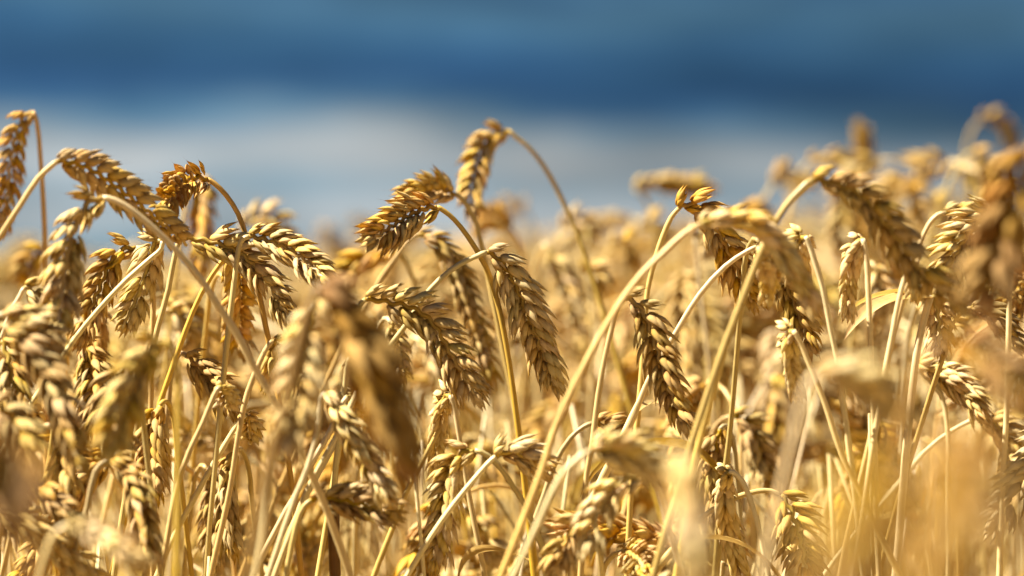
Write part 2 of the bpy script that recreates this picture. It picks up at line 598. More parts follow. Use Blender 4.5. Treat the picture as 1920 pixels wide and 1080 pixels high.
# ------------------------------------------------------------------ points of the photograph at their own distances
_f = np.array((0, math.cos(PITCH), -math.sin(PITCH)))
_u = np.array((0, math.sin(PITCH), math.cos(PITCH)))
_r = np.array((1.0, 0, 0))
def at(px, py, d):
    return np.array((0, 0, CAM_Z)) + d * (_f + _r * ((px - 960) / FPX) + _u * ((540 - py) / FPX))

def to_ground(p, t, rnd):
    """from point p (stem heading down along t) a gently straightening line to the soil"""
    t = unit(np.array(t, float))
    if t[2] > -0.55:
        h = unit(np.array((t[0], t[1], 0)) + 1e-6)
        t = unit(np.array((h[0] * 0.83, h[1] * 0.83, -0.55)))
    k = 0.16
    q = p + t * k
    bx, by = q[0] + t[0] * 0.14 + rnd.uniform(-.02, .02), q[1] + t[1] * 0.14 + rnd.uniform(-.02, .03)
    g = np.array((bx, by, ground_z(bx, by) - 0.005))
    c2 = g + np.array((0, 0, 0.38))
    s = np.linspace(0, 1, 46)[:, None]
    return (1 - s) ** 3 * p + 3 * (1 - s) ** 2 * s * q + 3 * (1 - s) * s * s * c2 + s ** 3 * g

COUNT = [0]
def hero(label, stem_px, ear_px, d0, d1=None, ds=0.0, **kw):
    COUNT[0] += 1
    rnd = random.Random(7000 + COUNT[0])
    d1 = d0 if d1 is None else d1
    ear_px = [tuple(p) for p in ear_px] if ear_px else []
    stem_px = [tuple(p) for p in stem_px] if stem_px else []
    if not stem_px:
        (ax, ay), (bx, by) = ear_px[0], ear_px[1]
        l = math.hypot(bx - ax, by - ay)
        tx, ty = (bx - ax) / l, (by - ay) / l
        s = kw.pop('side', None) or (-1 if tx > 0 else 1)
        g = 1.0 / d0
        if ty > 0.6:
            stem_px = [(ax + s * 40 * g, ay + 110 * g), (ax + s * 30 * g, ay + 26 * g), (ax + s * 14 * g, ay - 8 * g)]
        else:
            stem_px = [(ax - tx * 60 * g, ay - ty * 26 * g + 100 * g), (ax - tx * 42 * g, ay - ty * 26 * g + 34 * g), (ax - tx * 20 * g, ay - ty * 14 * g + 8 * g)]
        ds = ds or rnd.uniform(0.0, 0.03)
    kw.pop('side', None)
    ns, ne = len(stem_px), len(ear_px)
    pts = []
    for i, (x, y) in enumerate(stem_px):
        pts.append(at(x, y, d0 + ds * (1 - i / max(1, ns))))
    for i, (x, y) in enumerate(ear_px):
        pts.append(at(x, y, d0 + (d1 - d0) * (i / max(1, ne - 1)) ** 1.2))
    # smooth the whole line, then cut it where the ear begins
    C = catmull(pts, 0.004)
    if ne:
        cut = int(np.argmin(np.linalg.norm(C - pts[ns], axis=1)))
        S, E = C[:cut + 1], C[cut:]
    else:
        S, E = C, None
    low = to_ground(S[0], S[0] - S[min(3, len(S) - 1)], rnd)[::-1]
    S = np.vstack([low[:-1], S])
    kw['scale'] = kw.get('scale', 1.0) * 0.77
    kw.setdefault('roll', rnd.gauss(0, 0.55))
    if rnd.random() < 0.30 and d0 > 1.09:
        kw.setdefault('leaf', [(rnd.uniform(.66, .80), rnd.uniform(0, 6.28), rnd.uniform(.3, .9), rnd.uniform(.05, .10), rnd.uniform(.003, .005), rnd.uniform(1.6, 3.2), rnd.uniform(-1.3, 1.3))])
    return make_stalk(label, S, E, rnd, **kw)

GOLD = (1.0, 0.93, 0.76)
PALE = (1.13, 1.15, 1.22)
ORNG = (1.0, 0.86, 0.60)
BROWN_SHADE = (0.58, 0.43, 0.26)  # shade on the near ears' flanks, painted in as a brown tint
DUSK_SHADE = (0.80, 0.75, 0.66)  # dimming tint: shade among the ears put into the stalk colour
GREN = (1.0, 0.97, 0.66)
# ---- the stalks one can point at: traced stem (low to high), traced ear (base to tip), distance of base and tip
hero('thin ear hanging at the very left edge from a tall straight straw', [(89,560),(88,500),(84,400),(76,290),(69,228)], [(60,209),(42,222),(28,262),(17,330),(6,410),(0,450)], 1.24, 1.24, n=20, scale=.85, color=ORNG)
hero('long ear arching rightwards highest over the left group, grey brown underneath', [(-40,520),(0,447),(38,388),(72,335),(96,312)], [(108,303),(158,312),(207,342),(262,384),(310,424),(350,458)], 1.05, 1.10, color=DUSK_SHADE, roll=.5)
hero('stout pale ear curling back left on a long stalk that slants down to the right', [(500,740),(465,680),(440,630),(400,570),(372,525),(310,453),(250,398),(215,376)], [(192,371),(165,380),(143,420),(128,470),(119,530),(112,590),(108,625)], 1.045, 1.02, r_top=.0009, scale=1.1, n=16)
hero('short curled ear facing the viewer under a bent orange straw beside the sky', [(470,500),(460,447),(446,403),(424,367),(402,344)], [(388,336),(360,334),(335,346),(318,368),(310,398)], 1.13, 1.085, color=ORNG, n=16)
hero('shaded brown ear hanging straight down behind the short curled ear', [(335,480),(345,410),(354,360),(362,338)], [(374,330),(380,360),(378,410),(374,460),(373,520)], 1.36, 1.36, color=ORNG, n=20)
hero('sharp ear reaching right from the tip of the arching ear then drooping', [(298,610),(317,540),(331,465),(338,452)], [(348,447),(395,453),(440,468),(475,495),(505,535),(530,575),(548,612)], 1.13, 1.12, roll=.25, spread=1.15)
hero('sharp ear with plump pale husks pointing right to the open sky', [(430,600),(440,520),(448,465),(456,448)], [(468,444),(500,450),(535,464),(568,484),(595,508),(612,528)], 1.115, 1.10, roll=-.2, n=18, spread=1.1)
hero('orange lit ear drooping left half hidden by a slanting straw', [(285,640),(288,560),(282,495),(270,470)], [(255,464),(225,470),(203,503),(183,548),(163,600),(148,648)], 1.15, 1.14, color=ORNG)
hero('sharp pale ear folded back sharply beside its own slanting straw', [(95,690),(136,632),(180,581),(235,525),(285,482),(302,467)], [(304,452),(291,450),(281,488),(264,540),(243,588),(226,622)], 1.115, 1.13, scale=.9)
hero('blurred ear with sunlit white top behind the plump husked ear', None, [(455,425),(480,406),(510,408),(530,430),(540,470)], 1.45, 1.45, color=PALE, side=1)
hero('small faraway ear tip standing alone against the sky left of centre', None, [(607,425),(617,436),(630,460),(642,492)], 2.3, 2.3, color=ORNG, n=14)
hero('blurred small ear leaning left under the tall left straw', None, [(92,462),(75,470),(58,492),(42,520)], 1.38, 1.38, color=ORNG)
hero('tallest middle ear hanging against the sky from a long bowed straw', [(1100,480),(1082,430),(1067,400),(1044,353),(1019,310),(990,275),(968,258)], [(952,245),(925,254),(903,285),(891,325),(885,365),(886,402)], 1.32, 1.30, color=GOLD)
hero('sharp golden ear pointing left with fanned husks in the middle against the sky', [(985,900),(977,827),(957,680),(934,567),(912,500),(878,443),(852,411),(834,396)], [(819,388),(795,392),(768,404),(742,420),(716,437),(692,452)], 1.12, 1.10, color=ORNG, scale=1.12, spread=1.2, roll=.3, n=18)
hero('soft golden ear lying just above the sharp golden one', [(915,520),(905,470),(893,420),(880,393),(868,374)], [(853,364),(828,355),(800,355),(772,366),(748,384)], 1.21, 1.20, color=GOLD, n=16)
hero('shadowed ear drooping right behind the long central ear', [(690,565),(716,520),(747,477),(768,449)], [(784,441),(815,450),(845,485),(868,535),(890,600),(910,665),(926,735)], 1.24, 1.24, color=DUSK_SHADE)
hero('long sharp central ear with many rows of husks drooping right', [(640,800),(697,700),(727,648),(762,603),(790,560),(822,525),(862,495),(895,480)], [(913,473),(942,492),(967,535),(990,588),(1012,642),(1033,695),(1050,745)], 1.115, 1.12, roll=.45, scale=1.05, n=24)
hero('blurred ear with white dots of husks right of the long central ear', None, [(1028,465),(1050,500),(1068,540),(1084,585),(1095,630)], 1.48, 1.48, color=PALE)
hero('narrow ear tip hanging between the blurred brown ear and the open husked ear', None, [(733,605),(741,632),(748,668),(755,712)], 1.17, 1.17, scale=.65, n=14)
hero('sharp open husked ear drooping right in the centre below the long ear', [(640,780),(655,690),(668,620),(674,575)], [(686,562),(735,568),(776,578),(812,606),(840,652),(866,698),(890,735),(908,760)], 1.105, 1.10, roll=.15, spread=1.2, scale=1.02, n=22)
hero('big blurred ear in front with a dark brown shaded flank', [(455,1100),(480,960),(505,850),(535,735),(562,630),(580,570)], [(605,533),(635,560),(665,620),(695,695),(722,770),(748,840),(765,885)], 0.86, 0.86, scale=1.6, spread=.9, color=BROWN_SHADE, r_top=.0011, roll=1.2)
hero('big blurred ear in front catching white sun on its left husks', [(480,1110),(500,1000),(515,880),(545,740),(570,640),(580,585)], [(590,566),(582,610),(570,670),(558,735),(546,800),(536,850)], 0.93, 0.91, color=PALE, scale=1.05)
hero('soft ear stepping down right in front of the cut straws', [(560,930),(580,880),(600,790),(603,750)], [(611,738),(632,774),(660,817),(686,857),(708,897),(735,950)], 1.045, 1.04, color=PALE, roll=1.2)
hero('soft ear lying flat and dark underneath near the cut straws', [(540,1060),(556,985),(570,950)], [(585,938),(620,935),(660,942),(705,953),(748,970)], 1.06, 1.05, color=DUSK_SHADE)
hero('straw rising out of a dark brown dry sheath at the bottom', [(623,1090),(622,1020),(621,950),(632,830),(645,735),(650,690)], [(656,670),(668,690),(676,730)], 1.10, 1.12, n=10, scale=.7, sheath=(.70,.865,.0019))
hero('leaning straw, leftmost of the bundle above the dark sheath', [(535,960),(556,925),(578,880),(618,810),(640,762)], [(650,745),(660,760),(664,790)], 1.09, 1.13, scale=.7, n=9)
hero('leaning straw, second in the bundle above the dark sheath', [(552,980),(571,930),(600,875),(634,812),(662,752),(676,720)], None, 1.085, 1.11)
hero('leaning straw, third in the bundle above the dark sheath', [(548,1000),(562,960),(585,912),(634,822),(662,770)], None, 1.10, 1.11)
hero('blurred yellow green ear arching left in front with bright white husks', [(330,1090),(333,960),(334,860),(335,760),(331,690),(322,655)], [(306,640),(284,650),(258,695),(236,750),(216,805),(200,862)], 0.95, 0.93, color=GREN, roll=.2, scale=1.05)
hero('ear with dark gaps stepping down right beside the yellow green ear', None, [(350,668),(374,688),(398,710),(418,738),(434,778)], 1.15, 1.14, color=DUSK_SHADE, roll=.6)
hero('bright straw in shade of the left group leaning right', [(320,1000),(334,920),(356,850),(381,795),(402,742)], [(412,725),(424,740),(430,765)], 1.08, 1.1, scale=.7, n=9)
hero('bright orange edged straw rising to the drooping sharp ear', [(330,680),(352,615),(380,547),(418,488)], [(432,474),(444,500),(448,545),(445,600),(447,645)], 1.14, 1.19, color=ORNG)
hero('long leaning straw crossing low behind the yellow green ear', [(290,1090),(320,1020),(372,925),(433,817),(450,790)], [(460,778),(470,800),(468,830)], 1.12, 1.14, scale=.7, n=9)
hero('straw with a small dark ear folded over beside the big front ear', [(385,1100),(394,1053),(427,907),(444,813),(463,735),(490,672),(503,648)], [(511,640),(517,655),(515,688),(508,722)], 1.10, 1.11, color=GOLD, scale=.8, n=12)
hero('blurred ear crossing the lower left group, its husks catching light', None, [(18,618),(62,660),(98,714),(120,770),(138,830),(155,884)], 0.99, 0.98, color=DUSK_SHADE, roll=1.0, scale=1.1, n=18)
hero('blurred ear pointing right among the left group below the stout pale ear', None, [(8,590),(30,598),(62,612),(88,640),(104,676)], 1.0, 1.0, color=(1,1,1), roll=.9, scale=1.05, n=14)
hero('dim ear at the left edge below the blurred pair', None, [(2,640),(14,668),(22,705),(24,752),(14,790)], 1.07, 1.06, color=DUSK_SHADE)
hero('dark ear slanting down right low in the left shade', None, [(38,880),(74,908),(106,944),(136,975),(165,1002)], 1.03, 1.02, color=DUSK_SHADE, roll=1.1)
hero('dark mottled ear hanging low beside the leaning straws', None, [(212,866),(236,884),(256,925),(272,980),(288,1050)], 1.04, 1.03, color=DUSK_SHADE, scale=1.15, n=18, roll=.9)
hero('very blurred ear lying across the bottom left corner with white glints', None, [(140,985),(165,992),(196,1008),(228,1030),(262,1056)], 0.88, 0.86, color=PALE, roll=1.3)
hero('shaded stalk leaning in the dark bottom left corner', [(60,1150),(50,1050),(45,960),(40,890)], [(32,850),(20,862),(6,900),(-8,960)], 0.62, 0.60, color=BROWN_SHADE, scale=1.2)
hero('small white dotted ear left of the stout pale ear', [(2,640),(20,590),(38,555)], [(46,540),(62,546),(76,570),(82,600)], 1.18, 1.18, color=PALE)
hero('ear with white husk dots under the slanting straws', None, [(318,582),(336,592),(348,618),(354,652)], 1.26, 1.26, color=PALE)
hero('ear in the gap below the orange lit drooping ear', None, [(160,560),(176,590),(180,640),(170,690),(160,730)], 1.19, 1.19, color=ORNG)
hero('brown ear hanging below the orange lit drooping ear', None, [(150,640),(165,655),(176,700),(180,760),(176,820)], 1.16, 1.15, color=DUSK_SHADE)
hero('soft ear in shade left of the leaning straws under the yellow green ear', None, [(232,690),(214,720),(208,770),(214,820),(226,862)], 1.06, 1.05, color=DUSK_SHADE, scale=1.05)
hero('dim ear turned down at the left edge above the dark corner', None, [(-12,760),(10,768),(34,790),(52,830),(62,872)], 0.98, 0.97, color=DUSK_SHADE, scale=1.1)
hero('dark soft ear hanging above the bottom left white glints', None, [(96,800),(112,812),(122,850),(120,900),(112,950)], 1.05, 1.05, color=DUSK_SHADE, scale=1.05)
hero('brown shaded ear between the bowed front straw and the leaning straws', None, [(440,850),(428,872),(424,925),(428,980),(434,1040)], 1.13, 1.13, color=DUSK_SHADE, scale=1.05)
hero('shaded ear low between the leaning straw and the big front straw', None, [(388,880),(398,900),(404,950),(404,1005),(398,1060)], 1.17, 1.17, color=DUSK_SHADE)
hero('orange brown ear behind the stem of the yellow green ear', None, [(300,760),(290,776),(284,830),(288,890),(296,940)], 1.12, 1.12, color=ORNG)
hero('soft ear behind the straws just under the slanting stalk of the stout ear', None, [(420,520),(433,532),(440,575),(447,625),(452,665)], 1.2, 1.2, color=ORNG, roll=.8)
# right half
hero('sharp ear clenched at a thin orange straw, hooking over a blurred one', [(1206,640),(1213,540),(1229,480),(1243,440),(1258,408),(1266,398)], [(1273,391),(1292,382),(1318,396),(1345,432),(1370,480),(1396,532),(1420,585)], 1.135, 1.14, color=ORNG, scale=1.0, roll=.6, spread=1.2, n=22)
hero('long thick straw rising across the centre to a wide soft ear', [(925,1130),(943,1080),(985,985),(1027,880),(1053,793),(1110,667),(1167,567),(1205,515),(1247,473),(1285,437)], [(1315,421),(1362,410),(1405,416),(1442,444),(1475,486),(1506,535),(1532,590)], 0.99, 1.0, color=(1.1,1.1,1.1), r_top=.0008, scale=1.1, n=20)
hero('sharp dark tipped ear under the wide soft ear', None, [(1425,455),(1452,490),(1474,535),(1494,580),(1510,622),(1522,660)], 1.12, 1.12, color=DUSK_SHADE, roll=.4)
hero('big soft ear arching right in a long row of shaded husks', [(1395,560),(1425,480),(1450,427),(1474,387),(1502,356)], [(1524,338),(1572,345),(1622,372),(1660,418),(1700,470),(1742,522),(1780,560),(1812,592)], 1.01, 1.02, color=DUSK_SHADE, roll=.5, n=24, r_top=.0009)
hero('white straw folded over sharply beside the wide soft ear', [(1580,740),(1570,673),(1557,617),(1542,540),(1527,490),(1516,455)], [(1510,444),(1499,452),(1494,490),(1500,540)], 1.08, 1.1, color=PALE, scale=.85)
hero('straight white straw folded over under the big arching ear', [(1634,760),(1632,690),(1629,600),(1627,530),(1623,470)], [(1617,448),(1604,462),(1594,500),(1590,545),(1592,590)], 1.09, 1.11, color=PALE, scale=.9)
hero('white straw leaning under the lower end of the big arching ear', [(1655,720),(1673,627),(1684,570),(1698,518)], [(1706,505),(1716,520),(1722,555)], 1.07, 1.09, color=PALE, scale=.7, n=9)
hero('crumpled dry leaf folded down on a straw near the right', [(1700,800),(1712,700),(1722,640),(1735,590),(1742,566)], [(1748,556),(1756,575),(1762,620),(1758,660)], 1.125, 1.13, color=PALE, scale=.8, leaf=[(.985,3.5,.1,.034,.0075,1.0,.2),(.99,3.2,.3,.03,.004,1.2,-.3)])
hero('sharp ear with spread pale husks pointing left near the right edge', [(1890,560),(1893,480),(1886,425)], [(1872,404),(1845,410),(1822,432),(1800,462),(1782,495),(1768,530)], 1.10, 1.09, color=PALE, scale=1.15, spread=1.35, n=14)
hero('soft ear hooking right on a short white straw above the arching one', [(1690,560),(1706,500),(1722,460),(1741,421),(1757,404)], [(1771,400),(1800,405),(1822,420),(1838,450)], 1.19, 1.2)
hero('broad blurred ear cutting in from the right edge, dark on its flank', [(1990,560),(1985,420),(1970,320),(1955,270)], [(1935,262),(1918,310),(1900,380),(1880,450),(1862,510),(1845,575)], 0.84, 0.84, scale=1.35, spread=.8, color=BROWN_SHADE)
hero('very blurred ear below the right edge ear, dark beneath', [(1700,760),(1720,700),(1745,660)], [(1775,640),(1815,650),(1855,675),(1895,715),(1935,765)], 0.76, 0.75, color=BROWN_SHADE)
hero('small crisp knotted ear near the right edge', None, [(1822,578),(1845,580),(1866,594),(1886,620),(1906,652)], 1.12, 1.12, color=DUSK_SHADE, scale=.9, roll=1.1)
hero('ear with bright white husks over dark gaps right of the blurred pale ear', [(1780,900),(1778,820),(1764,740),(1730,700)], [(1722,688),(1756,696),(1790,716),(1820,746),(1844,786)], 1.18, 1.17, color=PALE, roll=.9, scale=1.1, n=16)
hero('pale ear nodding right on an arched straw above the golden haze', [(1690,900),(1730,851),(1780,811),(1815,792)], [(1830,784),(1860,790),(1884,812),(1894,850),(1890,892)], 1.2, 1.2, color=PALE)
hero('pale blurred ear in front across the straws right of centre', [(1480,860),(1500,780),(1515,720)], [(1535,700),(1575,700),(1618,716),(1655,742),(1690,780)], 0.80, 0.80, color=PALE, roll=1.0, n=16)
hero('spiky sharp ear hanging right from a white straw in the lower middle', [(1094,960),(1098,890),(1108,833),(1120,740),(1133,670),(1148,610),(1160,572)], [(1172,560),(1197,572),(1218,612),(1236,668),(1256,728),(1274,776),(1288,812)], 1.10, 1.10, color=DUSK_SHADE, roll=.5, scale=1.0, spread=1.15)
hero('slim white straw curving up right to the wide soft ear', [(1130,900),(1160,840),(1185,785),(1220,703),(1262,633),(1312,553),(1360,500),(1400,472)], [(1418,464),(1432,474),(1436,505),(1432,545)], 1.125, 1.15, color=PALE, scale=.9)
hero('thick pale straw rising right of centre below the wide soft ear', [(1290,950),(1313,833),(1340,733),(1362,650),(1393,567),(1413,510)], [(1427,480),(1440,490),(1446,520),(1444,560)], 1.04, 1.07, color=(1.05,1.02,.92), r_top=.0009, scale=.9)
hero('white straw bending left over a dark ear right of centre', [(1630,960),(1608,915),(1580,855),(1548,757),(1515,675),(1498,636)], [(1487,620),(1478,630),(1480,668),(1488,705),(1492,740)], 1.075, 1.10, color=PALE, scale=.9)
hero('white bowed straw at the bottom, its ear folded back behind it', [(1455,1120),(1443,1073),(1430,1010),(1413,950),(1396,908),(1380,888)], [(1367,884),(1360,900),(1360,945),(1370,1000),(1384,1050),(1394,1090)], 1.10, 1.13, color=PALE, scale=1.1, n=22)
hero('dark ear hanging left of the white bowed straw', None, [(1350,805),(1342,835),(1344,885),(1352,940),(1358,990)], 1.17, 1.17, color=DUSK_SHADE, scale=1.1)
hero('blurred ear with a dark stripe above the white bowed straw', None, [(1372,782),(1396,790),(1416,830),(1432,875),(1446,920)], 1.24, 1.24, color=DUSK_SHADE)
hero('open oat like ear spreading at the end of a thin arched straw', [(1270,1030),(1323,970),(1352,949),(1381,934),(1420,922),(1446,921)], [(1464,930),(1480,950),(1492,985),(1504,1030),(1512,1080)], 1.115, 1.11, color=GOLD, spread=1.7, n=12, scale=1.1)
hero('ear folded over a pale straw at the bottom centre, dark inside', [(1010,1010),(983,947),(960,910),(937,877),(915,855)], [(890,844),(862,852),(845,880),(836,925),(830,975),(822,1022),(808,1070)], 1.09, 1.10, color=(1,1,1), roll=.4, scale=1.0)
hero('long golden straw from the bottom to a small ear in the lower middle', [(735,1120),(757,1080),(811,997),(850,945),(894,893),(918,866)], [(930,856),(950,847),(976,852),(1002,868),(1022,892)], 1.08, 1.08, color=PALE, scale=.95, roll=.5)
hero('bright straw bent at its top above the folded ear', [(912,1120),(904,1073),(885,970),(867,855),(858,795),(851,758)], [(844,741),(832,748),(824,790),(818,840),(814,880)], 1.14, 1.17, color=PALE, scale=.9)
hero('blurred ear of white beads behind the open husked ear', None, [(788,640),(806,658),(820,690),(830,724)], 1.3, 1.3, color=PALE, scale=1.1, n=10)
hero('thin straw leaning right in the lower middle', [(735,990),(760,927),(800,850),(845,765),(852,752)], None, 1.15, 1.17, color=GOLD)
hero('beaded blurred ear behind the bright straw at the bottom', None, [(874,955),(895,976),(915,1012),(934,1054)], 1.25, 1.25, color=PALE)
hero('soft wide ear arching right at the bottom beside the thick straw', [(960,1090),(985,1040),(1020,962),(1053,893),(1078,866)], [(1108,845),(1150,841),(1196,856),(1230,884)], 0.96, 0.96, color=PALE, scale=1.05, n=15)
hero('soft ear drooping left with a dark hollow beneath', None, [(1198,893),(1162,906),(1134,942),(1112,990),(1100,1030)], 1.02, 1.01, color=PALE, roll=.3, side=1)
hero('soft short ear by the thick straw at the bottom edge', None, [(1090,968),(1072,988),(1056,1024),(1044,1072)], 1.05, 1.04, color=GOLD, side=1)
hero('thin arched straw with a small shaded ear behind the thick straw', [(1020,930),(1042,868),(1070,822),(1094,801)], [(1112,794),(1140,800),(1165,818),(1184,842)], 1.16, 1.16, color=DUSK_SHADE, scale=.9)
hero('tight rosette of husks facing the viewer at the bottom edge', None, [(1170,1035),(1185,1040),(1200,1052),(1210,1070)], 1.10, 1.06, color=GOLD, n=14, scale=.9)
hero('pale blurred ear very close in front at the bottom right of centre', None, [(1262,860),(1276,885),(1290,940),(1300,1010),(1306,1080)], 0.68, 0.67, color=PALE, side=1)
hero('hugely blurred ear nearest the viewer in the bottom right corner', [(1840,1260),(1810,1120),(1770,1000),(1740,930)], [(1715,900),(1680,905),(1640,950),(1610,1020),(1590,1100)], 0.42, 0.42, color=(.92,.78,.5))
hero('hugely blurred ear filling the bottom right behind the nearest one', [(1960,1240),(1940,1080),(1910,960),(1880,900)], [(1850,870),(1815,885),(1785,940),(1765,1010),(1750,1090)], 0.47, 0.46, color=(.92,.78,.5))
hero('hugely blurred straw leaning out of the bottom right corner', [(1560,1240),(1600,1100),(1650,980),(1700,900)], [(1740,860),(1785,870),(1820,910),(1850,980)], 0.52, 0.50, color=(.92,.78,.5))
# tall blurred ones against the sky on the right
hero('upright blurred ear standing straight against the sky', [(1640,520),(1634,440),(1628,380)], [(1624,340),(1620,300),(1616,262),(1612,226)], 1.85, 1.85, color=GOLD)
hero('rounded blurred ear bowing above the big arching ear', [(1470,440),(1485,370),(1500,325)], [(1518,302),(1548,294),(1582,304),(1606,332)], 1.75, 1.75, color=GOLD)
hero('blurred ear lying level against the sky right of centre', [(1232,480),(1226,420),(1210,372)], [(1190,352),(1225,346),(1272,346),(1310,350),(1342,358)], 1.7, 1.7, color=GOLD)
hero('blurred stalk leaning right below the rounded one', [(1395,450),(1420,395),(1440,362)], [(1450,345),(1466,330),(1484,328)], 1.72, 1.72, color=GOLD)
hero('faint blurred arch of an ear at the top right', [(1795,380),(1810,290),(1822,245)], [(1838,226),(1862,222),(1884,242),(1900,280)], 1.95, 1.95, color=DUSK_SHADE)
hero('large blurred ear with a brown stripe at the right against the sky', [(1745,450),(1775,360),(1805,300)], [(1826,284),(1846,300),(1862,335),(1872,375)], 1.65, 1.65, color=GOLD, scale=1.3, n=16)
hero('second blurred ear beside the brown striped one on the right', [(1745,470),(1762,400),(1780,345)], [(1798,318),(1822,330),(1836,360),(1842,395)], 1.75, 1.75, color=PALE, scale=1.3, n=16)
hero('blurred ear hanging in the dip of the skyline at the right', None, [(1690,365),(1708,358),(1722,380),(1730,415)], 1.6, 1.6, color=ORNG)
hero('soft bowed ear at the foot of the tallest middle ear', None, [(958,432),(938,414),(915,408),(896,425)], 1.5, 1.5, color=ORNG, n=14)
hero('soft orange ear lying left over the pale front ear', [(790,580),(770,510),(755,480)], [(738,468),(705,474),(672,490),(648,520),(640,548)], 1.34, 1.34, color=ORNG)
hero('soft gold ear crowning the skyline above the wide soft ear', None, [(1388,404),(1402,392),(1424,398),(1438,425)], 1.6, 1.6, color=GOLD)
hero('blurred ear rising behind the left end of the big arching ear', [(1440,520),(1462,440),(1474,400)], [(1482,372),(1494,350),(1512,338),(1530,348)], 1.85, 1.85, color=GOLD)
hero('blurred gold ear on the skyline between the arching ear and the brown striped one', None, [(1740,392),(1752,380),(1770,392),(1778,425)], 1.7, 1.7, color=GOLD)
hero('blurred ear low on the skyline under the level lying ear', None, [(1205,430),(1218,418),(1238,428),(1246,458)], 1.65, 1.65, color=PALE)
hero('blurred ear at the foot of the long bowed straw against the sky', None, [(1055,428),(1075,414),(1100,424),(1112,455)], 1.6, 1.6, color=PALE)
hero('faint gold ear under the arch of the tallest bowed straw', None, [(985,398),(972,384),(955,392),(946,420)], 2.0, 2.0, color=PALE)
hero('blurred ear standing up below the upright one on the right', [(1652,560),(1645,480),(1640,440)], [(1640,420),(1646,392),(1660,372),(1680,368)], 1.75, 1.75, color=GOLD)
hero('blurred nodding ear just left of the hooked orange straw', None, [(1150,462),(1163,450),(1182,460),(1192,492)], 1.55, 1.55, color=GOLD)
hero('blurred ear behind the white straws under the arching ear', None, [(1640,500),(1648,520),(1655,560),(1650,600)], 1.3, 1.3, color=PALE)
hero('slim pale straw standing behind the spiky ear', [(1330,760),(1322,640),(1312,540),(1306,470)], [(1304,446),(1312,436),(1326,444),(1334,470)], 1.35, 1.35, color=PALE)
hero('slim golden straw standing just right of the long central ear', [(1100,800),(1110,690),(1112,600),(1106,540)], [(1100,512),(1106,500),(1120,508),(1128,540)], 1.4, 1.4, color=GOLD)


# ------------------------------------------------------------------ more stalks behind the sharp ones
def nodding(rnd, top, bend=None, ear_len=None, lean_az=None, info=None):
    """a free-standing stalk at the origin: stem points and ear points, its highest point at height `top`"""
    az = rnd.uniform(0, 2 * math.pi) if lean_az is None else lean_az
    lean = abs(rnd.gauss(0.05, 0.06))
    end = math.radians(bend if bend is not None else rnd.choice([35, 80, 110, 130, 145, 155, 165, 170]) + rnd.uniform(-12, 12))
    if info is not None:
        info['bend'] = math.degrees(end)
    el = ear_len or rnd.uniform(0.045, 0.066)
    neck = rnd.uniform(0.035, 0.085)
    total = top + 0.06
    step = 0.006
    n = int((total) / step)
    def th(s):      # s: distance back from the ear tip
        if s > el + neck:
            return lean * (1 - min(1, (s - el - neck) / 0.5) * 0.6)
        t = 1 - s / (el + neck)
        t = t * t * (3 - 2 * t)
        return lean + (end - lean) * min(1, t * 1.15)
    P = [np.zeros(3)]
    S = np.arange(n) * step
    for s in S[::-1]:
        a = th(s)
        P.append(P[-1] + step * np.array((math.sin(a) * math.cos(az), math.sin(a) * math.sin(az), math.cos(a))))
    P = np.array(P)
    P[:, 2] += top - P[:, 2].max()
    P = P[P[:, 2] > -0.004] if P[0, 2] < 0 else np.vstack([[P[0, 0], P[0, 1], -0.004], P])
    k = int(el / step)
    return P[:-k], P[-k - 1:]

def rand_leaf(rnd, n=1, lo=.55, hi=.83):
    return [(rnd.uniform(lo, hi), rnd.uniform(0, 6.28), rnd.uniform(0.2, 1.1), rnd.uniform(.08, .16), rnd.uniform(.006, .011), rnd.uniform(1.2, 2.9), rnd.uniform(-1, 1)) for _ in range(n)]

